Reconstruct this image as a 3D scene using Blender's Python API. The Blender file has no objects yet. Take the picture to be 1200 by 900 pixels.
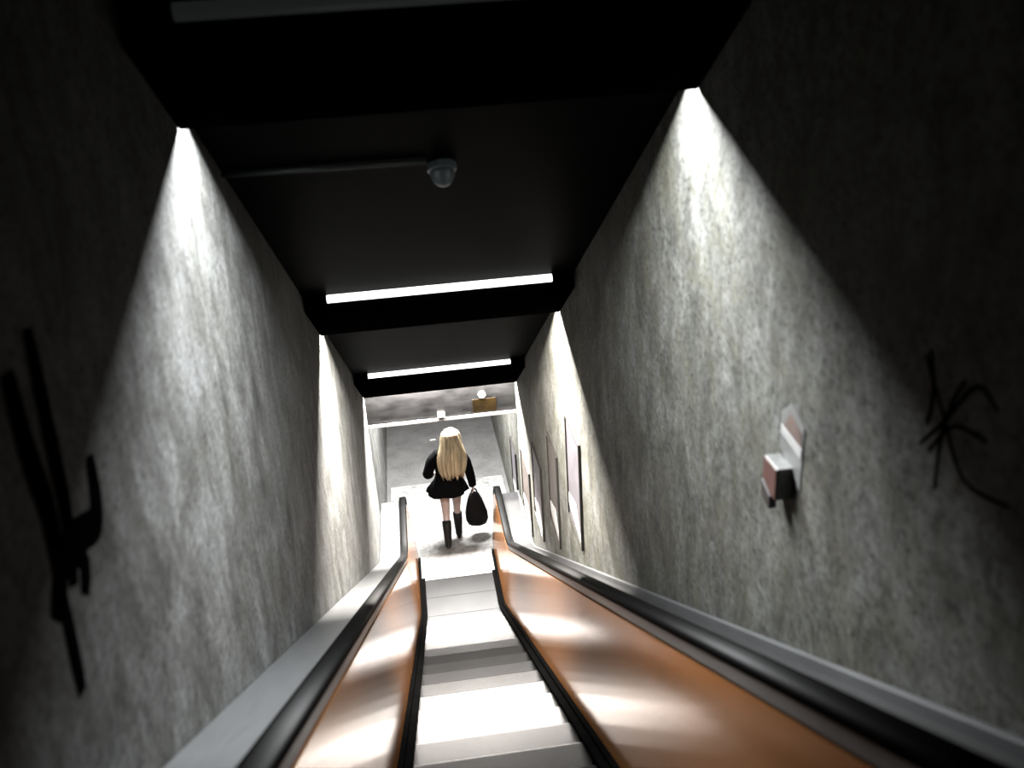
import bpy, bmesh, math, random
from mathutils import Vector, Matrix, noise
random.seed(7)
R = math.radians
SC = bpy.context.scene
COL = SC.collection
C30, S30, T30 = math.cos(R(30)), math.sin(R(30)), math.tan(R(30))
B = -0.965            # y where the incline starts, level landing from there on
W = 0.968             # half width of the tunnel
NC = 2.92             # ceiling distance above the step line, along the slope normal

def IN(x, s, n):      # point of the inclined frame: s down the slope, n off the slope
    return Vector((x, B + s * C30 + n * S30, -s * S30 + n * C30))
def S_of(y, n):
    return (y - B - n * S30) / C30
def nose(y):          # height of the step line at y
    return max(0.0, (B - y) * T30)

# ------------------------------------------------------------------ helpers
def tag(o, label=None, cat=None, group=None, kind=None):
    if label: o['label'] = label
    if cat: o['category'] = cat
    if group: o['group'] = group
    if kind: o['kind'] = kind
    return o
def empty(name, loc, label=None, cat=None, group=None):
    o = bpy.data.objects.new(name, None); COL.objects.link(o); o.location = loc
    o.empty_display_size = 0.1
    return tag(o, label, cat, group)
def obj(name, bm, mat, parent=None, smooth=False, bevel=0, origin=None):
    bmesh.ops.recalc_face_normals(bm, faces=bm.faces)
    me = bpy.data.meshes.new(name); bm.to_mesh(me); bm.free()
    return obj_me(name, me, mat, parent, smooth, bevel, origin)
def obj_me(name, me, mat, parent=None, smooth=False, bevel=0, origin=None):
    if origin is not None:
        me.transform(Matrix.Translation(-Vector(origin)))
    o = bpy.data.objects.new(name, me); COL.objects.link(o)
    if origin is not None: o.location = origin
    for m in (mat if isinstance(mat, (list, tuple)) else [mat]): me.materials.append(m)
    if smooth:
        for p in me.polygons: p.use_smooth = True
    if bevel:
        b = o.modifiers.new('bevel', 'BEVEL'); b.width = bevel; b.segments = 2
        b.limit_method = 'ANGLE'; b.angle_limit = R(40)
    if parent is not None:
        o.parent = parent
        o.location = Vector(o.location) - Vector(parent.location)
    return o
def box(bm, a, b):
    x0, y0, z0 = a; x1, y1, z1 = b
    v = [bm.verts.new(p) for p in ((x0,y0,z0),(x1,y0,z0),(x1,y1,z0),(x0,y1,z0),(x0,y0,z1),(x1,y0,z1),(x1,y1,z1),(x0,y1,z1))]
    for f in ((0,1,2,3),(4,5,6,7),(0,1,5,4),(1,2,6,5),(2,3,7,6),(3,0,4,7)):
        bm.faces.new([v[i] for i in f])
def ibox(bm, x0, x1, s0, s1, n0, n1):
    v = [bm.verts.new(IN(x, s, n)) for n in (n0, n1) for (x, s) in ((x0,s0),(x1,s0),(x1,s1),(x0,s1))]
    for f in ((0,1,2,3),(4,5,6,7),(0,1,5,4),(1,2,6,5),(2,3,7,6),(3,0,4,7)):
        bm.faces.new([v[i] for i in f])
def prism(bm, poly, x0, x1):        # poly of (y, z) extruded along x
    a = [bm.verts.new((x0, y, z)) for y, z in poly]
    b = [bm.verts.new((x1, y, z)) for y, z in poly]
    bm.faces.new(a); bm.faces.new(b)
    n = len(poly)
    for i in range(n): bm.faces.new((a[i], a[(i+1)%n], b[(i+1)%n], b[i]))
def loft(bm, rings, cap0=True, cap1=True, closed=True):
    vs = [[bm.verts.new(p) for p in r] for r in rings]
    n = len(rings[0])
    for i in range(len(vs)-1):
        for j in range(n if closed else n-1):
            bm.faces.new((vs[i][j], vs[i][(j+1)%n], vs[i+1][(j+1)%n], vs[i+1][j]))
    if cap0: bm.faces.new(vs[0])
    if cap1: bm.faces.new(vs[-1])
    return vs
def sweep(bm, path, prof, up=Vector((1,0,0)), caps=True):
    # sweep a 2D profile (a along `up`, b along the other normal) along a path
    rings = []
    for i, p in enumerate(path):
        a = path[max(0, i-1)]; c = path[min(len(path)-1, i+1)]
        t = (Vector(c) - Vector(a)).normalized()
        n = up.cross(t).normalized(); 
        u = t.cross(n).normalized()
        rings.append([Vector(p) + u*q[0] + n*q[1] for q in prof])
    loft(bm, rings, caps, caps)
def tube(bm, path, radii, seg=10):
    rings = []; n = None
    for i, p in enumerate(path):
        a = path[max(0, i-1)]; c = path[min(len(path)-1, i+1)]
        t = (Vector(c) - Vector(a)).normalized()
        if n is None:
            r_ = Vector((0.3, 0.2, 1)).normalized()
            n = t.cross(r_ if abs(t.dot(r_)) < .9 else Vector((1, 0, 0))).normalized()
        else:                                   # carry the frame along, so the tube never twists
            n = (n - t*n.dot(t)).normalized()
        b = t.cross(n)
        ra = radii[i] if isinstance(radii, (list, tuple)) else radii
        rings.append([Vector(p) + (n*math.cos(k*2*math.pi/seg) + b*math.sin(k*2*math.pi/seg))*ra for k in range(seg)])
    loft(bm, rings)

# ------------------------------------------------------------------ materials
K = .5                # scales all surface colours and glows down, so bounced light stays dim
def new_mat(name):
    m = bpy.data.materials.new(name); m.use_nodes = True
    nt = m.node_tree; b = nt.nodes['Principled BSDF']
    return m, nt, b
def simple(name, col, rough=.5, metal=0, var=.12, scale=12, stretch=(1,1,1), bump=0, coat=0, spec=None):
    m, nt, b = new_mat(name); col = [c*K for c in col]
    N, L = nt.nodes, nt.links
    tc = N.new('ShaderNodeTexCoord'); mp = N.new('ShaderNodeMapping'); mp.inputs['Scale'].default_value = stretch
    L.new(tc.outputs['Object'], mp.inputs[0])
    no = N.new('ShaderNodeTexNoise'); no.inputs['Scale'].default_value = scale; no.inputs['Detail'].default_value = 6
    L.new(mp.outputs[0], no.inputs['Vector'])
    cr = N.new('ShaderNodeValToRGB'); cr.color_ramp.elements[0].position = .3; cr.color_ramp.elements[1].position = .7
    c0 = [max(0, c*(1-var)) for c in col[:3]] + [1]; c1 = [min(1, c*(1+var)) for c in col[:3]] + [1]
    cr.color_ramp.elements[0].color = c0; cr.color_ramp.elements[1].color = c1
    L.new(no.outputs['Fac'], cr.inputs[0]); L.new(cr.outputs[0], b.inputs['Base Color'])
    b.inputs['Roughness'].default_value = rough; b.inputs['Metallic'].default_value = metal
    b.inputs['Coat Weight'].default_value = coat
    if spec is not None: b.inputs['Specular IOR Level'].default_value = spec
    if bump:
        bu = N.new('ShaderNodeBump'); bu.inputs['Strength'].default_value = bump; bu.inputs['Distance'].default_value = .01
        L.new(no.outputs['Fac'], bu.inputs['Height']); L.new(bu.outputs[0], b.inputs['Normal'])
    return m
def emit(name, col, strength):
    m, nt, b = new_mat(name)
    b.inputs['Base Color'].default_value = (.03, .035, .036, 1)
    b.inputs['Emission Color'].default_value = col; b.inputs['Emission Strength'].default_value = strength*K
    return m
def wall_mat(name, seed, tint, warm):
    """stained plaster: pale skin, dark vertical runs, pits and scuffs"""
    m, nt, b = new_mat(name); N, L = nt.nodes, nt.links
    tc = N.new('ShaderNodeTexCoord')
    def noi(scale, stretch, detail=8, rough=.6, dist=0):
        mp = N.new('ShaderNodeMapping'); mp.inputs['Scale'].default_value = stretch; mp.inputs['Location'].default_value = (seed, seed*.7, seed*.3)
        L.new(tc.outputs['Object'], mp.inputs[0])
        n = N.new('ShaderNodeTexNoise'); n.inputs['Scale'].default_value = scale; n.inputs['Detail'].default_value = detail
        n.inputs['Roughness'].default_value = rough; n.inputs['Distortion'].default_value = dist
        L.new(mp.outputs[0], n.inputs['Vector']); return n.outputs['Fac']
    def ramp(fac, *stops):
        c = N.new('ShaderNodeValToRGB'); e = c.color_ramp.elements
        while len(e) < len(stops): e.new(.5)
        for k, (p, col) in enumerate(stops): e[k].position = p; e[k].color = col if len(col) == 4 else (*col, 1)
        L.new(fac, c.inputs[0]); return c.outputs[0]
    def mix(a, bb, fac, mode='MIX'):
        x = N.new('ShaderNodeMix'); x.data_type = 'RGBA'; x.blend_type = mode
        if isinstance(fac, float): x.inputs[0].default_value = fac
        else: L.new(fac, x.inputs[0])
        L.new(a, x.inputs[6])
        if isinstance(bb, tuple): x.inputs[7].default_value = bb
        else: L.new(bb, x.inputs[7])
        return x.outputs[2]
    t = [c*K for c in tint]
    base = ramp(noi(3.8, (1, .6, .6), 9, .74, .5), (.32, (t[0]*.45, t[1]*.45, t[2]*.44)), (.5, (t[0]*.95, t[1]*.95, t[2]*.93)), (.72, (t[0]*1.28, t[1]*1.28, t[2]*1.32)))
    runs = ramp(noi(9, (1, .6, .32), 10, .78, .5), (.36, (.36, .36, .34)), (.5, (.88, .88, .87)), (.62, (1.4, 1.4, 1.42)))
    c = mix(base, runs, .85, 'MULTIPLY')
    fine = ramp(noi(46, (1, .55, .9), 6, .78), (.36, (.42, .41, .38)), (.5, (1, 1, 1)), (.66, (1.3, 1.3, 1.32)))
    c = mix(c, fine, .95, 'MULTIPLY')
    ol = ramp(noi(6, (1, .6, .6), 8, .68, .6), (.46, (0, 0, 0)), (.66, (1, 1, 1)))
    sep = N.new('ShaderNodeMath'); sep.operation = 'MULTIPLY'; sep.inputs[1].default_value = warm; L.new(ol, sep.inputs[0])
    c = mix(c, (t[0]*.72, t[1]*.68, t[2]*.48, 1), sep.outputs[0])
    pits = ramp(noi(70, (1, .5, .6), 3, .5), (.34, (.15, .15, .14)), (.40, (1, 1, 1)))
    c = mix(c, pits, .3 + .5*warm, 'MULTIPLY')
    L.new(c, b.inputs['Base Color'])
    b.inputs['Roughness'].default_value = .75; b.inputs['Specular IOR Level'].default_value = .10
    bu = N.new('ShaderNodeBump'); bu.inputs['Strength'].default_value = .35; bu.inputs['Distance'].default_value = .012
    L.new(noi(24, (1, 1, .5), 8, .65), bu.inputs['Height']); L.new(bu.outputs[0], b.inputs['Normal'])
    return m
def floor_mat(name, c0, c1, scale, speck, rough, metal=0.0):
    m, nt, b = new_mat(name); N, L = nt.nodes, nt.links
    tc = N.new('ShaderNodeTexCoord')
    n1 = N.new('ShaderNodeTexNoise'); n1.inputs['Scale'].default_value = scale; n1.inputs['Detail'].default_value = 8; n1.inputs['Roughness'].default_value = .65
    n2 = N.new('ShaderNodeTexNoise'); n2.inputs['Scale'].default_value = speck; n2.inputs['Detail'].default_value = 4
    L.new(tc.outputs['Object'], n1.inputs['Vector']); L.new(tc.outputs['Object'], n2.inputs['Vector'])
    a = N.new('ShaderNodeMath'); a.operation = 'MULTIPLY_ADD'; a.inputs[1].default_value = .5
    L.new(n2.outputs['Fac'], a.inputs[0])
    h = N.new('ShaderNodeMath'); h.operation = 'MULTIPLY'; h.inputs[1].default_value = .5
    L.new(n1.outputs['Fac'], h.inputs[0]); L.new(h.outputs[0], a.inputs[2])
    cr = N.new('ShaderNodeValToRGB'); e = cr.color_ramp.elements
    e[0].position = .38; e[1].position = .58; e[0].color = (*[c*K for c in c0], 1); e[1].color = (*[c*K for c in c1], 1)
    L.new(a.outputs[0], cr.inputs[0]); L.new(cr.outputs[0], b.inputs['Base Color'])
    b.inputs['Roughness'].default_value = rough; b.inputs['Metallic'].default_value = metal
    return m
def ribbed(name, col, rough, metal):
    """grooved aluminium tread: ribs run along the travel"""
    m, nt, b = new_mat(name); N, L = nt.nodes, nt.links; col = [c*K for c in col]
    tc = N.new('ShaderNodeTexCoord')
    wv = N.new('ShaderNodeTexWave'); wv.wave_type = 'BANDS'; wv.bands_direction = 'X'; wv.inputs['Scale'].default_value = 34
    L.new(tc.outputs['Object'], wv.inputs['Vector'])
    no = N.new('ShaderNodeTexNoise'); no.inputs['Scale'].default_value = 3; no.inputs['Detail'].default_value = 6
    L.new(tc.outputs['Object'], no.inputs['Vector'])
    cr = N.new('ShaderNodeValToRGB'); e = cr.color_ramp.elements
    e[0].position = .3; e[1].position = .7; e[0].color = tuple(c*.8 for c in col)+(1,); e[1].color = tuple(c*1.1 for c in col)+(1,)
    L.new(no.outputs['Fac'], cr.inputs[0]); L.new(cr.outputs[0], b.inputs['Base Color'])
    bu = N.new('ShaderNodeBump'); bu.inputs['Strength'].default_value = .25; bu.inputs['Distance'].default_value = .002
    L.new(wv.outputs['Fac'], bu.inputs['Height']); L.new(bu.outputs[0], b.inputs['Normal'])
    b.inputs['Roughness'].default_value = rough; b.inputs['Metallic'].default_value = metal
    return m

M = {}
M['wall_l'] = wall_mat('stained_plaster_left', 3.1, (.118, .12, .119), .15)
M['wall_r'] = wall_mat('stained_plaster_right', 11.7, (.115, .117, .110), .55)
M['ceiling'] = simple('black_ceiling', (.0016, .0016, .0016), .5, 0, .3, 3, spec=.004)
M['housing'] = simple('black_housing', (.0012, .0012, .0012), .9, 0, .2, 6, spec=0.0)
M['fascia'] = simple('dark_glossy_fascia', (.0045, .0045, .0047), .34, .1, .8, 4.5, (1, 1, 2.5), spec=.3)
M['lip'] = simple('bare_aluminium', (.34, .34, .335), .35, .6, .1, 9)
M['floor'] = floor_mat('dark_rubber_floor', (.055, .055, .055), (.115, .115, .115), 2.2, 55, .75)
M['plate'] = floor_mat('worn_steel_plate', (.13, .13, .128), (.30, .30, .295), 2.6, 16, .45, .1)
M['tread'] = ribbed('grooved_aluminium', (.027, .027, .0275), .36, .7)
M['copper'] = simple('copper_panel', (.29, .125, .046), .14, .42, .10, 2.2, (1, 1, 1), coat=.06)
M['steel'] = simple('brushed_steel', (.13, .134, .138), .45, .5, .1, 10, (6, .4, .4))
M['rubber'] = simple('black_rubber', (.002, .002, .002), .45, 0, .2, 10, spec=.05)
M['skirt'] = simple('black_skirt', (.002, .002, .002), .8, 0, .2, 8, spec=.0)
M['tube'] = emit('lit_tube', (1, .99, .96, 1), 3.0)
M['dimtube'] = emit('dim_tube', (.75, .85, .85, 1), .012)
M['lens'] = emit('slot_lens', (1, .98, .94, 1), 2.0)
M['lampglass'] = emit('round_lamp_glass', (1, .98, .92, 1), 4.0)
M['dome'] = simple('pale_plastic', (.16, .20, .215), .35, 0, .1, 8)
M['conduit'] = simple('grey_conduit', (.05, .06, .06), .45, .3, .1, 8)
M['brown'] = simple('ochre_plate', (.005, .003, .0008), .35, 0, .7, 9, spec=.08)
M['paint'] = simple('black_spray_paint', (.0022, .0022, .0024), .9, 0, .4, 14, spec=0.0)
M['boxgrey'] = simple('grey_box_metal', (.15, .155, .15), .45, .3, .2, 30)
M['red'] = simple('faded_red_paint', (.065, .020, .015), .5, 0, .3, 40)
M['rust'] = simple('worn_reddish_paint', (.105, .072, .062), .5, 0, .3, 40)
M['steel_dark_reflect'] = simple('steel_dark_reflection', (.055, .055, .056), .42, .6, .2, 9, (6, .4, .4))  # right deck's steel, its darker reflections put into the colour
M['blackplastic'] = simple('black_plastic', (.015, .013, .013), .4, 0, .2, 20)
M['plate_grey'] = simple('grey_sign_plate', (.13, .133, .13), .5, 0, .15, 30)
M['sign_white'] = simple('white_sign_strip', (.34, .34, .335), .45, 0, .06, 30)
M['poster'] = simple('lilac_poster', (.085, .078, .09), .4, 0, .22, 9, (1, 1, 1))
M['poster_brown'] = simple('brown_poster', (.045, .036, .032), .4, 0, .4, 9)
M['poster_glare'] = simple('painted_poster_glare', (.42, .42, .41), .4, 0, .05, 9)
M['frame'] = simple('dark_poster_frame', (.04, .037, .034), .4, .4, .2, 9)
M['skin'] = simple('fair_skin', (.46, .35, .33), .5, 0, .08, 9)
M['coat'] = simple('black_wool', (.004, .004, .0045), .95, 0, .3, 60, spec=.03)
M['boots'] = simple('black_leather', (.004, .004, .004), .6, 0, .2, 20, spec=.15)
M['bag'] = simple('black_bag_leather', (.0035, .0035, .0038), .7, 0, .2, 20, spec=.1)
M['hair'] = simple('blonde_hair', (.55, .43, .27), .45, 0, .38, 26, (1, 1, .10), bump=.5)
M['eye'] = simple('eye_white', (.8, .8, .8), .2, 0, .02, 5)
M['lips'] = simple('lips', (.45, .15, .14), .4, 0, .05, 9)
M['paper'] = simple('white_paper', (.9, .9, .88), .7, 0, .05, 30)

# ------------------------------------------------------------------ the setting
Y_TOP, Y_END = -13.5, 7.0
HALL_Z = 3.05
CE = 0.17             # y of the lower end of the sloping ceiling
def ceil_z(y): return (B - y) * T30 + NC / C30
for side, sx in (('left', -1), ('right', 1)):
    bm = bmesh.new()
    # one slab: its foot follows the escalator, its head rises past the ceiling
    poly = [(Y_TOP, nose(Y_TOP) - .3), (B, -.3), (Y_END, -.3), (Y_END, HALL_Z + .25), (CE, HALL_Z + .25), (Y_TOP, ceil_z(Y_TOP) + .3)]
    prism(bm, poly, sx * W, sx * (W + .2))
    tag(obj('wall_' + side, bm, M['wall_l' if sx < 0 else 'wall_r']), kind='structure')
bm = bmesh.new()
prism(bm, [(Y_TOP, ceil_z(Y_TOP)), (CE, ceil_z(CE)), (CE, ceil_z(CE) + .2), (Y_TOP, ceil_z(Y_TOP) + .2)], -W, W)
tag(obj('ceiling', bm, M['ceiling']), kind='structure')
bm = bmesh.new(); box(bm, (-W, .26, HALL_Z), (W, Y_END, HALL_Z + .2))
tag(obj('ceiling_hall', bm, M['plate_grey']), kind='structure')
bm = bmesh.new(); box(bm, (-W, -1.6, -.25), (W, Y_END, -.012))
tag(obj('floor', bm, M['floor']), kind='structure')
bm = bmesh.new(); box(bm, (-W - .2, Y_END, -.25), (W + .2, Y_END + .2, HALL_Z + .25))
tag(obj('wall_far', bm, M['wall_l']), kind='structure')
# dark fascia that closes the sloping ceiling at its foot
bm = bmesh.new(); box(bm, (-W, CE, 2.225), (W, CE + .09, HALL_Z + .2))
tag(obj('trim_1', bm, M['fascia']), kind='structure')
bm = bmesh.new()
box(bm, (-W, CE - .035, 2.20), (W, CE + .10, 2.225))
box(bm, (-W, CE - .035, 2.225), (W, CE - .028, 2.25))
tag(obj('trim_2', bm, M['lip'], bevel=.003), kind='structure')

# ------------------------------------------------------------------ lamps in the ceiling
def slot_lamp(y_lip, label, tubemat, power, tint, ln):
    n_lip = 2.815
    s = S_of(y_lip, n_lip)
    root = empty('ceiling_light', IN(0, s - .3, NC), label, 'ceiling light', 'slot lamps across the tunnel ceiling')
    L = W - .004
    bm = bmesh.new()
    ibox(bm, -L, L, s - ln, s, n_lip, n_lip + .012)          # black underside
    ibox(bm, -L, L, s - ln, s - ln + .015, n_lip, NC)             # upper end
    ibox(bm, -L, L, s - .012, s, n_lip, NC)                   # lip beside the slot
    obj('housing', bm, M['housing'], root)
    bm = bmesh.new(); ibox(bm, -L, L, s + .115, s + .123, n_lip + .074, NC)
    obj('baffle', bm, M['housing'], root)
    # bare tube on the upper edge, with its two sockets
    bm = bmesh.new()
    c = IN(0, s - ln - .035, NC - .03)
    tube(bm, [c + Vector((-.80, 0, 0)), c + Vector((.80, 0, 0))], .028, 12)
    obj('tube', bm, tubemat, root, smooth=True)
    for sx in (-1, 1):
        bm = bmesh.new(); ibox(bm, sx*.801, sx*.845, s - ln - .06, s - ln - .005, NC - .055, NC)
        obj('socket', bm, M['housing'], root)
    # the lamp in the slot
    bm = bmesh.new(); ibox(bm, -L + .02, L - .02, s + .025, s + .08, NC - .012, NC)
    obj('lens', bm, M['lens'], root)
    li = bpy.data.lights.new('slot_lamp', 'AREA'); li.shape = 'RECTANGLE'; li.size = 2*L - .06; li.size_y = .05
    li.energy = power; li.color = tint
    lo = bpy.data.objects.new('slot_lamp', li); COL.objects.link(lo)
    lo.parent = root
    lo.location = IN(0, s + .052, NC - .02) - root.location
    lo.rotation_euler = (R(-30), 0, 0)
    return root
LAMPS = [(-7.28, 'dim slot lamp across the ceiling, nearest to the top of the escalator', M['dimtube'], 205, (.97, .99, 1), .62),
         (-3.73, 'slot lamp with a long bright tube across the middle of the tunnel ceiling', M['tube'], 820, (1, .94, .865), .88),
         (0.00, 'slot lamp with a shorter bright tube just before the ceiling ends at the landing', M['tube'], 860, (1, .945, .88), 1.3)]
for a in LAMPS: slot_lamp(*a)

# lamp of the hall beyond, above the landing
root = empty('hall_light', (0, 1.5, HALL_Z), 'white batten lamp on the level ceiling above the landing', 'ceiling light')
bm = bmesh.new(); box(bm, (-.62, 1.44, HALL_Z - .04), (.62, 1.56, HALL_Z)); obj('housing', bm, M['plate_grey'], root, bevel=.006)
bm = bmesh.new(); tube(bm, [(-.6, 1.5, HALL_Z - .062), (.6, 1.5, HALL_Z - .062)], .02, 12); obj('tube', bm, M['lens'], root, smooth=True)
li = bpy.data.lights.new('hall_lamp', 'AREA'); li.shape = 'RECTANGLE'; li.size = 1.2; li.size_y = .12; li.energy = 600; li.color = (1, .98, .95)
lo = bpy.data.objects.new('hall_lamp', li); COL.objects.link(lo); lo.parent = root; lo.location = (0, 0, -.09)

# ------------------------------------------------------------------ escalator
esc = empty('escalator', (0, 0, 0), 'narrow escalator running down between the walls, with copper-coloured sides and black handrails', 'escalator')
Y_UP = -12.6
# step
def step_bm():
    bm = bmesh.new()
    pr = [(0, -.012)]
    for k in range(5): a = R(90*k/4); pr.append((-.012 + .012*math.cos(a), -.012 + .012*math.sin(a)))
    pr += [(-.405, 0), (-.405, -.03), (-.06, -.03), (-.03, -.21), (-.012, -.228), (-.002, -.2)]
    prism(bm, pr, -.492, .492)
    return bm
st = obj('step', step_bm(), M['tread'], esc)
st.location = (0, B, 0)
ys = [(B + .4, 0), (B + .8, 0)] + [(B - .4*k, .4*k*T30) for k in range(1, 24)]
for y, z in ys:
    c = st.copy(); COL.objects.link(c); c.parent = esc; c.location = (0, y, z)
    if y == B + .8: c.location = (0, B + .8, 0)
bm = bmesh.new()
prism(bm, [(-.165, .002), (.30, .010), (.30, -.011), (-.165, -.011)], -.50, .50)
obj('comb_plate', bm, M['lip'], esc)
bm = bmesh.new(); box(bm, (-.905, .30, -.012), (.905, 2.55, .004))
obj('landing_plate', bm, M['plate'], esc)
def offset_path(h, y1, y0=Y_UP, rad=1.1, n=10):
    """line at vertical height h over the step line, rounded where the slope meets the landing"""
    k = rad * math.tan(R(15))
    pts = [(y0, (B - y0)*T30 + h)]
    cy, cz = B + k, h + rad
    for i in range(n + 1):
        a = R(-30 * (1 - i/n))
        pts.append((cy + rad*math.sin(a), cz - rad*math.cos(a)))
    pts.append((y1, h))
    return pts
NEW = .40             # y of the newel bend's centre
for sx in (-1, 1):
    # copper balustrade panel, leaning outward
    top = offset_path(.86, NEW); bot = offset_path(.03, .30)
    n0 = []
    for i in range(1, 13):
        a = R(90 - 180*i/12); n0.append((NEW + .22*math.cos(a)*1.0, .64 + .22*math.sin(a)))
    top = top + n0                     # round end
    bot = bot + [(.30 + .0*i, .03) for i in range(0)]
    def xp(h): return sx * (.532 + (h - .03) * .082/.83)
    outline = [(y, z, z - nose(y)) for y, z in top] + [(y, z, z - nose(y)) for y, z in reversed(bot)]
    bm = bmesh.new()
    # strips: pair points along the run so the leaning sheet stays flat
    NS = 60
    def along(path, t):
        L_ = [0]
        for a, b_ in zip(path, path[1:]): L_.append(L_[-1] + math.dist(a, b_))
        d = t * L_[-1]
        for i in range(len(path)-1):
            if d <= L_[i+1] + 1e-9:
                u = (d - L_[i]) / max(1e-9, L_[i+1]-L_[i]); a, b_ = path[i], path[i+1]
                return (a[0]+(b_[0]-a[0])*u, a[1]+(b_[1]-a[1])*u)
        return path[-1]
    base_top = offset_path(.86, NEW); base_bot = offset_path(.03, NEW)
    rows = []
    prm = []
    for a, b_ in zip(base_top, base_bot): rows.append((a, b_))
    for i in range(1, 9):
        a = R(90 - 90*i/8)
        rows.append(((NEW + .20*math.cos(a), .66 + .20*math.sin(a)), (NEW + .20*(i/8)*.55, .03)))
    front = []; back = []
    for (ya, za), (yb, zb) in rows:
        for lst, dx in ((front, 0), (back, sx*.018)):
            col_ = []
            for k in range(7):
                u = k/6; y = yb + (ya-yb)*u; z = zb + (za-zb)*u
                h = z - (B - y)*T30 if y < B - .3 else (z if y > B + .3 else .03 + .83*u)
                col_.append(Vector((xp(h) + dx, y, z)))
            lst.append(col_)
    vf = [[bm.verts.new(p) for p in c] for c in front]; vb = [[bm.verts.new(p) for p in c] for c in back]
    for i in range(len(vf)-1):
        for k in range(6):
            bm.faces.new((vf[i][k], vf[i+1][k], vf[i+1][k+1], vf[i][k+1]))
            bm.faces.new((vb[i][k], vb[i][k+1], vb[i+1][k+1], vb[i+1][k]))
        bm.faces.new((vf[i][6], vf[i+1][6], vb[i+1][6], vb[i][6])); bm.faces.new((vf[i][0], vb[i][0], vb[i+1][0], vf[i+1][0]))
    for k in range(6):
        bm.faces.new((vf[0][k], vf[0][k+1], vb[0][k+1], vb[0][k])); bm.faces.new((vf[-1][k], vb[-1][k], vb[-1][k+1], vf[-1][k+1]))
    obj('balustrade_panel', bm, M['copper'], esc, smooth=True).data.set_sharp_from_angle(angle=R(35))
    # black skirt along the steps
    bm = bmesh.new()
    up_ = offset_path(.075, .30); dn = offset_path(-.30, .30)
    a = [(y, z) for y, z in up_] + [(y, z) for y, z in reversed(dn)]
    prism(bm, a, sx*.500, sx*.531)
    obj('skirt', bm, M['skirt'], esc)
    bm = bmesh.new()
    sweep(bm, [Vector((sx*.478, y, z)) for y, z in offset_path(.035, -.17)], [(-.022, -.012), (.022, -.012), (.022, .012), (-.022, .012)])
    obj('skirt_brush', bm, M['skirt'], esc)
    # bright steel profile carrying the handrail, bent down round the newel
    path = [Vector((sx*.655, y, z)) for y, z in offset_path(.905, NEW)]
    for i in range(1, 15):
        a = R(90 - 165*i/14); path.append(Vector((sx*.655, NEW + .245*math.cos(a), .66 + .245*math.sin(a))))
    bm = bmesh.new()
    sweep(bm, path, [(-.036, -.03), (.036, -.03), (.036, .03), (-.036, .03)])
    obj('handrail_guide', bm, M['steel'], esc, bevel=.004)
    path2 = [Vector((sx*.655, y, z)) for y, z in offset_path(.945, NEW)]
    for i in range(1, 17):
        a = R(90 - 180*i/16); path2.append(Vector((sx*.655, NEW + .285*math.cos(a), .66 + .285*math.sin(a))))
    prof = []
    for k in range(14):
        a = 2*math.pi*k/14; prof.append((.048*math.copysign(abs(math.cos(a))**.7, math.cos(a)), .024*math.copysign(abs(math.sin(a))**.8, math.sin(a))))
    bm = bmesh.new(); sweep(bm, path2, prof)
    obj('handrail', bm, M['rubber'], esc, smooth=True)
    # outer deck between the handrail and the wall, with a solid newel end
    bm = bmesh.new()
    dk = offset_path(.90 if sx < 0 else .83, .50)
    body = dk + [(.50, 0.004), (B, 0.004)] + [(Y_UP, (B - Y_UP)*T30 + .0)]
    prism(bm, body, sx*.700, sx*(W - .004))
    obj('outer_deck', bm, M['steel' if sx < 0 else 'steel_dark_reflect'], esc, bevel=.012)
    # thin bright edge strip on the right deck by the wall
    if sx < 0: continue
    bm = bmesh.new()
    sweep(bm, [Vector((sx*.945, y, z)) for y, z in offset_path(.912 if sx < 0 else .87, .47)], [(-.022, -.010), (.022, -.010), (.022, .010), (-.022, .010)] if sx < 0 else [(-.014, -.045), (.014, -.045), (.014, .0), (-.014, .0)])
    obj('deck_strip', bm, M['steel'], esc, bevel=.003)

# ------------------------------------------------------------------ camera dome and conduit on the ceiling
n_ = NC
c = IN(.0, S_of(-6.50, NC), NC)
dm = empty('security_camera', c, 'small pale dome camera on the dark tunnel ceiling', 'camera')
dn_ = IN(0, 0, -1) - IN(0, 0, 0)
bm = bmesh.new()
rings = []
ax = Vector((1, 0, 0)); ay = (IN(0, 1, 0) - IN(0, 0, 0))
for d, r in ((0, .068), (.03, .068), (.035, .060)):
    rings.append([c + dn_*d + (ax*math.cos(t) + ay*math.sin(t))*r for t in [2*math.pi*k/20 for k in range(20)]])
loft(bm, rings); obj('base', bm, M['dome'], dm, smooth=True).data.set_sharp_from_angle(angle=R(40))
bm = bmesh.new(); rings = []
for i in range(8):
    a = R(90*i/7.4); rings.append([c + dn_*(.033 + .075*math.sin(a)) + (ax*math.cos(t) + ay*math.sin(t))*.058*math.cos(a) for t in [2*math.pi*k/20 for k in range(20)]])
loft(bm, rings); obj('dome', bm, M['dome'], dm, smooth=True)
bm = bmesh.new(); s_ = S_of(-6.58, NC)
tube(bm, [IN(-W + .002, s_ - .04, NC - .016), IN(-.07, s_, NC - .016)], .014, 10)
tag(obj('conduit', bm, M['conduit'], smooth=True), 'thin grey conduit pipe running across the ceiling to the dome camera', 'pipe')

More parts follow.
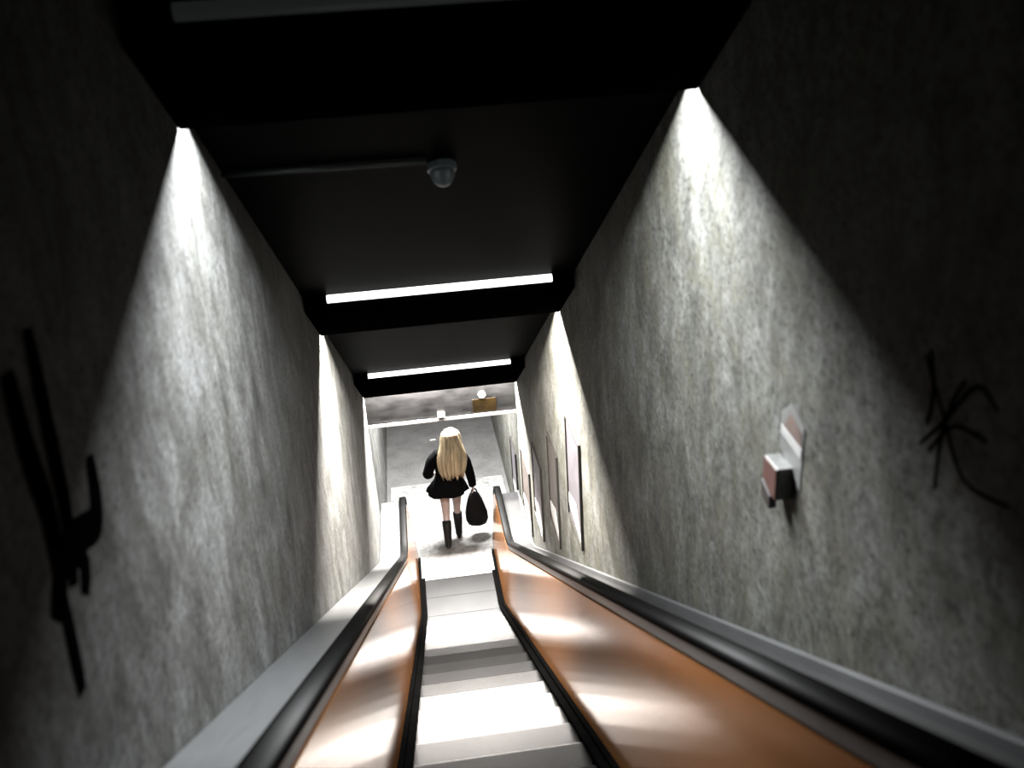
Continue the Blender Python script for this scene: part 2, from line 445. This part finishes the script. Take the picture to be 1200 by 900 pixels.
# ------------------------------------------------------------------ things on the fascia
yF = CE
lp = empty('round_lamp', (.53, yF, 2.50), 'small round bright lamp at the top of the fascia above the landing', 'lamp')
bm = bmesh.new()
loft(bm, [[(.53 + r*math.cos(t), yF - d, 2.50 + r*math.sin(t)) for t in [2*math.pi*k/18 for k in range(18)]] for d, r in ((0, .05), (.02, .05), (.024, .043))])
obj('rim', bm, M['lip'], lp, smooth=True).data.set_sharp_from_angle(angle=R(40))
bm = bmesh.new()
loft(bm, [[(.53 + r*math.cos(t), yF - d, 2.50 + r*math.sin(t)) for t in [2*math.pi*k/18 for k in range(18)]] for d, r in ((.022, .042), (.034, .036), (.042, .02), (.044, .006))])
obj('glass', bm, M['lampglass'], lp, smooth=True)
bm = bmesh.new(); box(bm, (.40, yF - .012, 2.252), (.71, yF - .0005, 2.445))
tag(obj('sign_board', bm, M['brown'], bevel=.003), 'brown and ochre plate on the fascia below the round lamp', 'plate')
bm = bmesh.new(); box(bm, (-.06, yF - .05, 2.2525), (.03, yF - .0005, 2.32))
tag(obj('fascia_lamp', bm, M['sign_white'], bevel=.008), 'tiny white fitting at the middle of the fascia lip above the woman', 'fitting')

# litter
bm = bmesh.new(); box(bm, (-.20, 4.15, -.0119), (-.10, 4.19, -.008)); 
tag(obj('paper_scrap', bm, M['paper']), 'white scrap of paper on the dark floor beyond the landing', 'litter')

# ------------------------------------------------------------------ posters along the right wall
def poster(y0, y1, z0, z1, label, face):
    x = W
    root = empty('poster', (x, (y0+y1)/2, z0), label, 'poster', 'framed posters on the right wall')
    bm = bmesh.new(); f = .022; d = .022
    for a, b_ in (((y0, z0), (y0+f, z1)), ((y1-f, z0), (y1, z1)), ((y0+f, z0), (y1-f, z0+f)), ((y0+f, z1-f), (y1-f, z1))):
        box(bm, (x - d, a[0], a[1]), (x - .001, b_[0], b_[1]))
    obj('frame', bm, M['frame'], root, bevel=.003)
    bm = bmesh.new(); box(bm, (x - .010, y0+f, z0+f), (x - .002, y1-f, z1-f))
    obj('sheet', bm, face, root)
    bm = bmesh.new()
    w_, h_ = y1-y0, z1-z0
    prism(bm, [(y0+f, z0+f), (y1-f, z0+f+.10*h_), (y1-f, z0+.23*h_), (y0+.42*w_, z0+.31*h_)], x - .0125, x - .0101)  # glare at the foot of the sheet, painted as a white patch
    obj('glare_patch', bm, M['poster_glare'], root)
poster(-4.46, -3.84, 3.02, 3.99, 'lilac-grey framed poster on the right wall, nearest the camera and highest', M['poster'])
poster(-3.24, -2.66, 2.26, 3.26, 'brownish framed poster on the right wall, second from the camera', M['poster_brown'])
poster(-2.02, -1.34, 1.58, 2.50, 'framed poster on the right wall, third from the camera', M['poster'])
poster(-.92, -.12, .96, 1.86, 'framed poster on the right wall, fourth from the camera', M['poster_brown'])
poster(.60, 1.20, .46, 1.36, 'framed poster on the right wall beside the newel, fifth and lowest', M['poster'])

# ------------------------------------------------------------------ stop box and plate on the right wall
bx = W
yb0, yb1, zb0, zb1, dp = -8.335, -8.225, 5.70, 5.815, .055
rt = empty('stop_box', (bx, yb0, zb0), 'small grey metal box with a red front sticking out of the right wall', 'switch box')
bm = bmesh.new(); box(bm, (bx - dp, yb0, zb0), (bx, yb1, zb1)); obj('housing', bm, M['boxgrey'], rt, bevel=.003)
bm = bmesh.new(); box(bm, (bx - dp - .004, yb0 + .002, zb0 + .003), (bx - dp - .0002, yb1 - .002, zb1 - .003)); obj('red_front', bm, M['red'], rt, bevel=.001)
bm = bmesh.new()
prism(bm, [(yb0 + .03, zb0 + .001), (yb1 - .005, zb0 + .03), (yb1 - .004, zb0 - .03), (yb0 + .05, zb0 - .05), (yb0 + .028, zb0 - .045)], bx - dp - .010, bx - dp + .016)
obj('pull_handle', bm, M['blackplastic'], rt, bevel=.004)
pt = empty('warning_plate', (bx, -8.36, 5.84), 'grey pointed plate with a reddish patch and white strip above the red-fronted box', 'sign')
bm = bmesh.new()
prism(bm, [(-8.395, 5.76), (-8.225, 5.84), (-8.225, 5.97), (-8.30, 6.03), (-8.40, 5.985)], bx - .004, bx - .0005)
obj('plate', bm, M['plate_grey'], pt)
bm = bmesh.new(); prism(bm, [(-8.39, 5.915), (-8.25, 5.93), (-8.30, 5.995), (-8.385, 5.965)], bx - .006, bx - .0041)
obj('red_patch', bm, M['rust'], pt)
bm = bmesh.new(); prism(bm, [(-8.392, 5.875), (-8.232, 5.898), (-8.232, 5.925), (-8.392, 5.91)], bx - .0065, bx - .0041)
obj('white_strip', bm, M['sign_white'], pt)

# ------------------------------------------------------------------ graffiti
def strokes(bm, sx, paths):
    for si, (pts, w) in enumerate(paths):
        # smooth the polyline
        fine = []
        for i in range(len(pts)-1):
            p0 = pts[max(0, i-1)]; p1 = pts[i]; p2 = pts[i+1]; p3 = pts[min(len(pts)-1, i+2)]
            for k in range(6):
                t = k/6
                fine.append(tuple(.5*((2*p1[j]) + (-p0[j]+p2[j])*t + (2*p0[j]-5*p1[j]+4*p2[j]-p3[j])*t*t + (-p0[j]+3*p1[j]-3*p2[j]+p3[j])*t**3) for j in (0, 1)))
        fine.append(pts[-1])
        L_, R_ = [], []
        n = len(fine)
        for i, (y, z) in enumerate(fine):
            a = fine[max(0, i-1)]; b_ = fine[min(n-1, i+1)]
            d = Vector((b_[0]-a[0], b_[1]-a[1])); d.normalize()
            ww = w*.5*(.35 + .65*math.sin(math.pi*min(1, max(0, (i+1.5)/(n+2))))**.5)
            L_.append((y - d.y*ww, z + d.x*ww)); R_.append((y + d.y*ww, z - d.x*ww))
        x0, x1 = sx*(W - .0016 - .0004*si), sx*(W - .0004)
        rings = [[(x0, *L_[i]), (x0, *R_[i]), (x1, *R_[i]), (x1, *L_[i])] for i in range(n)]
        loft(bm, rings)
bm = bmesh.new()
strokes(bm, -1, [
    ([(-8.84, 6.36), (-8.86, 6.28), (-8.90, 6.22), (-8.98, 6.24), (-9.06, 6.26), (-9.14, 6.24), (-9.22, 6.18)], .085),
    ([(-8.98, 6.72), (-9.00, 6.58), (-9.02, 6.45), (-9.04, 6.32), (-9.10, 6.18)], .07),
    ([(-9.12, 6.68), (-9.13, 6.52), (-9.12, 6.36), (-9.16, 6.20)], .08),
    ([(-9.05, 6.24), (-9.02, 6.18), (-9.06, 6.13)], .055),
    ([(-9.16, 6.22), (-9.18, 6.10), (-9.20, 5.98)], .05)])
tag(obj('graffiti', bm, M['paint']), 'hooked black spray-paint tag on the left wall at the edge of the picture', 'graffiti')
bm = bmesh.new()
strokes(bm, 1, [
    ([(-9.00, 6.46), (-9.09, 6.36), (-9.20, 6.24), (-9.36, 6.26)], .012),
    ([(-9.16, 6.46), (-9.12, 6.38), (-9.10, 6.28), (-9.10, 6.16)], .012),
    ([(-9.02, 6.24), (-9.10, 6.33), (-9.20, 6.46), (-9.28, 6.44)], .011),
    ([(-9.06, 6.24), (-9.14, 6.34), (-9.26, 6.36)], .010),
    ([(-9.02, 6.48), (-9.05, 6.38), (-9.04, 6.30)], .010)])
tag(obj('graffiti', bm, M['paint']), 'spiky thin black scrawl on the dark part of the right wall', 'graffiti')

# ------------------------------------------------------------------ the woman
PX, PY = .0, .78
per = empty('person', (PX, PY, 0), 'woman with long blonde hair in a black coat and boots, walking away on the landing', 'person')
P0 = Vector((PX, PY, 0))
def skinned(name, verts, edges, radii, mat, parent, levels=2):
    me = bpy.data.meshes.new(name); me.from_pydata([P0 + Vector(v) for v in verts], edges, []); me.update()
    o = bpy.data.objects.new(name + '_tmp', me); COL.objects.link(o)
    md = o.modifiers.new('skin', 'SKIN'); md.use_smooth_shade = True
    if not me.skin_vertices: 
        me.attributes  # noqa
    sv = me.skin_vertices[0].data
    for i, r in enumerate(radii):
        rr = r if isinstance(r, tuple) else (r, r)
        sv[i].radius = rr; sv[i].use_root = (i == 0)
    s = o.modifiers.new('sub', 'SUBSURF'); s.levels = levels; s.render_levels = levels
    dg = bpy.context.evaluated_depsgraph_get()
    m2 = bpy.data.meshes.new_from_object(o.evaluated_get(dg)); m2.name = name
    bpy.data.objects.remove(o); bpy.data.meshes.remove(me)
    m2.materials.clear()
    return obj_me(name, m2, mat, parent, smooth=True)
V, E, RD = [], [], []
def vtx(p, r, par=None):
    V.append(p); RD.append(r); i = len(V)-1
    if par is not None: E.append((par, i))
    return i
# pelvis first (root), +y is the way she walks
pel = vtx((.01, 0, .93), .125)
wa = vtx((.02, 0, 1.08), .105, pel); ch = vtx((.03, .0, 1.27), .125, wa)
sh = vtx((.04, .0, 1.40), .085, ch); nk = vtx((.06, .01, 1.50), .048, sh); nk2 = vtx((.075, .025, 1.56), .048, nk)
hd = vtx((.085, .04, 1.63), .082, nk2); hd2 = vtx((.09, .035, 1.70), .078, hd)
# legs: right leg ahead carrying her, left leg trailing with its heel up
def leg(pts, par):
    for p, r in pts: par = vtx(p, r, par)
leg([((.10, .0, .86), .090), ((.095, .05, .66), .072), ((.085, .075, .48), .054), ((.085, .06, .33), .052), ((.08, .045, .16), .036), ((.08, .055, .06), .035), ((.085, .15, .035), .030), ((.085, .20, .03), .022)], pel)
leg([((-.08, .0, .86), .090), ((-.075, -.04, .67), .072), ((-.075, -.10, .49), .054), ((-.085, -.20, .37), .052), ((-.09, -.30, .24), .036), ((-.09, -.335, .15), .035), ((-.09, -.27, .06), .030), ((-.09, -.225, .03), .022)], pel)
def arm(pts, par):
    for p, r in pts: par = vtx(p, r, par)
    return par
def hand(par, c, fwd, side, curl):
    """palm, four curling fingers and a thumb off the side of the palm"""
    f = Vector(fwd).normalized(); sd = Vector(side).normalized(); nn = Vector(curl).normalized()
    c = Vector(c)
    pm = vtx(tuple(c + f*.045), (.026, .016), par)
    for k, (o, ln) in enumerate(((.028, .070), (.010, .080), (-.010, .074), (-.027, .058))):
        a = vtx(tuple(c + f*.085 + sd*o), .0095, pm)
        b_ = vtx(tuple(c + f*(.085 + ln*.42) + sd*o*1.05 + nn*ln*.18), .0085, a)
        d_ = vtx(tuple(c + f*(.085 + ln*.62) + sd*o + nn*ln*.55), .0075, b_)
    a = vtx(tuple(c + f*.035 + sd*.038 + nn*.008), .0105, pm)
    b_ = vtx(tuple(c + f*.062 + sd*.050 + nn*.026), .0095, a)
    vtx(tuple(c + f*.085 + sd*.046 + nn*.040), .0080, b_)
shl = vtx((-.13, .0, 1.40), .046, sh)
w_ = arm([((-.205, -.015, 1.30), .038), ((-.268, -.04, 1.15), .034), ((-.262, .06, 1.075), .031), ((-.235, .17, 1.02), .026)], shl)
hand(w_, (-.225, .20, 1.005), (.25, .92, -.3), (.9, -.2, .2), (.2, -.3, -.9))
shr = vtx((.19, .0, 1.395), .046, sh)
w2 = arm([((.262, -.01, 1.27), .038), ((.302, -.01, 1.11), .034), ((.325, .02, .97), .031), ((.335, .045, .86), .026)], shr)
hand(w2, (.338, .052, .835), (.04, .10, -1), (0, 1, .1), (-1, 0, 0))
body = skinned('body', V, E, RD, M['skin'], per)
# face
def blob(name, c, r, mat, parent, seg=12):
    bm = bmesh.new(); bmesh.ops.create_uvsphere(bm, u_segments=seg, v_segments=seg, radius=1)
    for v in bm.verts: v.co = P0 + Vector((c[0] + v.co.x*r[0], c[1] + v.co.y*r[1], c[2] + v.co.z*r[2]))
    return obj(name, bm, mat, parent, smooth=True)
for sx in (-1, 1):
    blob('eye', (.088 + sx*.031, .113, 1.655), (.013, .010, .009), M['eye'], per)
    blob('ear', (.088 + sx*.086, .035, 1.645), (.011, .020, .030), M['skin'], per)
blob('nose', (.088, .128, 1.63), (.013, .020, .022), M['skin'], per)
blob('mouth', (.088, .116, 1.592), (.024, .010, .008), M['lips'], per)
# coat: flared body, collar, two sleeves in one mesh
def ring(cx, cy, z, rx, ry, n=28, wob=0, ph=0, tilt=0):
    out = []
    for k in range(n):
        a = 2*math.pi*k/n
        w = 1 + wob*math.sin(5*a + ph) + wob*.6*math.sin(9*a + 1.3 + ph)
        out.append(P0 + Vector((cx + rx*w*math.cos(a), cy + ry*w*math.sin(a), z + tilt*math.cos(a))))
    return out
bm = bmesh.new()
prof = [(.062, .005, 1.525, .062, .066, 0), (.058, 0, 1.495, .088, .082, 0), (.05, 0, 1.465, .150, .102, 0), (.045, 0, 1.43, .200, .118, .0), (.035, 0, 1.36, .215, .132, .01), (.03, 0, 1.26, .205, .138, .01),
        (.02, 0, 1.14, .190, .132, .015), (.01, 0, 1.06, .188, .132, .02), (.0, -.005, .98, .215, .155, .03), (-.012, -.01, .92, .248, .185, .045), (-.025, -.015, .865, .278, .212, .06), (-.03, -.018, .82, .292, .225, .07),
        (-.03, -.018, .817, .280, .213, .07), (-.012, -.01, .92, .235, .172, .045), (0, 0, 1.0, .19, .13, .02)]
loft(bm, [ring(a, b_, z, rx, ry, wob=w, ph=.6) for a, b_, z, rx, ry, w in prof], cap0=True, cap1=True)
def sleeve(pts):
    # rounded sleeve with creases
    path, rad = [], []
    for i in range(len(pts)-1):
        for k in range(5):
            t = k/5; p = Vector(pts[i][0]).lerp(Vector(pts[i+1][0]), t); path.append(P0 + p)
            rad.append((pts[i][1]*(1-t) + pts[i+1][1]*t) * (1 + .025*math.sin(11*(i+t))))
    path.append(P0 + Vector(pts[-1][0])); rad.append(pts[-1][1])
    tube(bm, path, rad, 14)
sleeve([((-.09, 0, 1.415), .080), ((-.205, -.02, 1.31), .080), ((-.280, -.055, 1.14), .070), ((-.268, .06, 1.07), .062), ((-.235, .175, 1.015), .052)])
sleeve([((.17, 0, 1.41), .078), ((.262, -.01, 1.27), .076), ((.305, -.01, 1.10), .066), ((.325, .02, .97), .062), ((.337, .048, .84), .056)])
obj('coat', bm, M['coat'], per, smooth=True)
# boots: shaft and foot
def boot(ank, toe, top, heel_dir):
    bm = bmesh.new()
    a, t, tp = Vector(ank), Vector(toe), Vector(top)
    path = [tp, tp.lerp(a, .35), tp.lerp(a, .7), a, a + (t - a)*.25 + Vector((0, 0, -.004)), a + (t-a)*.6, t]
    tube(bm, [P0 + p for p in path], [.066, .064, .055, .050, .048, .043, .030], 14)
    h = a + Vector(heel_dir)
    tube(bm, [P0 + a.lerp(h, .2), P0 + h], [.030, .020], 10)
    obj('boot', bm, M['boots'], per, smooth=True)
boot((.082, .05, .075), (.088, .22, .038), (.085, .062, .41), (0, -.03, -.074))
boot((-.09, -.335, .165), (-.09, -.225, .036), (-.083, -.185, .44), (0, -.065, -.035))
# hair: a thick fall over the shoulders and back, ragged at the tips
bm = bmesh.new()
HN = 44
def hair_ring(cx, cy, z, rx, ry, wob, front):
    out = []
    for k in range(HN):
        a = 2*math.pi*k/HN
        w = 1 + wob*math.sin(11*a + z*3) + wob*.7*math.sin(17*a + 2 + z*5) + wob*.5*math.sin(5*a + z*2)
        y = ry*w*math.sin(a)
        if y > front: y = front
        out.append(P0 + Vector((cx + rx*w*math.cos(a), cy + y, z)))
    return out
hp = [(.090, .02, 1.768, .020, .020, 0, .1), (.090, .02, 1.760, .055, .055, .01, .1), (.090, .02, 1.735, .092, .092, .02, .085), (.090, .015, 1.69, .116, .116, .025, .07), (.090, .005, 1.63, .132, .130, .03, .05), (.088, -.01, 1.56, .142, .130, .04, .03),
      (.085, -.03, 1.49, .165, .13, .05, .01), (.080, -.055, 1.42, .187, .122, .055, -.005), (.078, -.08, 1.34, .195, .11, .06, -.005), (.075, -.095, 1.26, .188, .098, .07, -.005), (.072, -.10, 1.18, .172, .085, .09, -.005)]
rings = [hair_ring(*h) for h in hp]
tips = []
for k in range(HN):
    a = 2*math.pi*k/HN
    tips.append(P0 + Vector((0.070 + .140*math.cos(a), -.105 + min(.065*math.sin(a), -.002), 1.115 + .045*math.sin(7*a) + .03*math.sin(13*a + 1))))
rings.append(tips)
loft(bm, rings)
for k in range(26):      # loose locks lying on the fall
    a = R(188 + 164*k/25 + random.uniform(-3, 3))
    pts, rr = [], []
    for cx, cy, z, rx, ry, wob, fr in hp[2:]:
        pts.append(P0 + Vector((cx + (rx + .004)*math.cos(a), cy + (ry + .004)*math.sin(a), z)))
        rr.append(.013 + .004*math.sin(z*20 + k))
    e = random.uniform(1.05, 1.14)
    pts.append(P0 + Vector((0.07 + .145*math.cos(a) + random.uniform(-.01, .01), -.105 + .07*math.sin(a), e))); rr.append(.004)
    tube(bm, pts, rr, 7)
obj('hair', bm, M['hair'], per, smooth=True)

# her bag, hanging from the right hand
bg = empty('handbag', (PX + .36, PY + .06, .19), 'black slouchy bag hanging from the right hand of the walking woman', 'bag')
bm = bmesh.new(); rings = []
for z, rx, ry in ((.185, .085, .05), (.195, .130, .080), (.27, .158, .095), (.38, .160, .095), (.49, .138, .084), (.59, .108, .066), (.67, .078, .046), (.71, .052, .028)):
    rings.append([P0 + Vector((.362 - (z-.3)*.04 + rx*(1+.03*math.sin(6*t+z*9))*math.cos(t), .06 + ry*(1+.05*math.sin(5*t+z*12))*math.sin(t), z)) for t in [2*math.pi*k/26 for k in range(26)]])
loft(bm, rings); obj('body', bm, M['bag'], bg, smooth=True)
for dy in (-.018, .018):
    bm = bmesh.new()
    tube(bm, [P0 + Vector((.352 + .045*math.cos(t), 0.06 + dy, .69 + .075*math.sin(t))) for t in [math.pi*k/12 for k in range(13)]], .007, 8)
    obj('handle', bm, M['bag'], bg, smooth=True)

# ------------------------------------------------------------------ camera, world, view
f, pitch, yaw, roll = 1093.1, .39969, .10045, -.0667
F = Vector((math.sin(yaw)*math.cos(pitch), math.cos(yaw)*math.cos(pitch), -math.sin(pitch)))
Rv = F.cross(Vector((0, 0, 1))).normalized(); U = Rv.cross(F)
R2 = Rv*math.cos(roll) + U*math.sin(roll); U2 = -Rv*math.sin(roll) + U*math.cos(roll)
cam = bpy.data.cameras.new('camera'); co = bpy.data.objects.new('camera', cam); COL.objects.link(co)
mat = Matrix((R2, U2, -F)).transposed().to_4x4(); mat.translation = Vector((-.18157, -10.8751, 7.2906))
co.matrix_world = mat
cam.sensor_width = 36; cam.lens = f*36/1200; cam.clip_start = .05
cam.dof.use_dof = True; cam.dof.focus_distance = 10.5; cam.dof.aperture_fstop = (cam.lens/1000)/.018
SC.camera = co
wd = bpy.data.worlds.new('world'); SC.world = wd; wd.use_nodes = True
wd.node_tree.nodes['Background'].inputs[0].default_value = (0, 0, 0, 1)
vs = SC.view_settings
SC.display_settings.display_device = 'sRGB'
vs.view_transform = 'Standard'; vs.look = 'None'; vs.gamma = 1; vs.use_curve_mapping = False; vs.exposure = 1.0
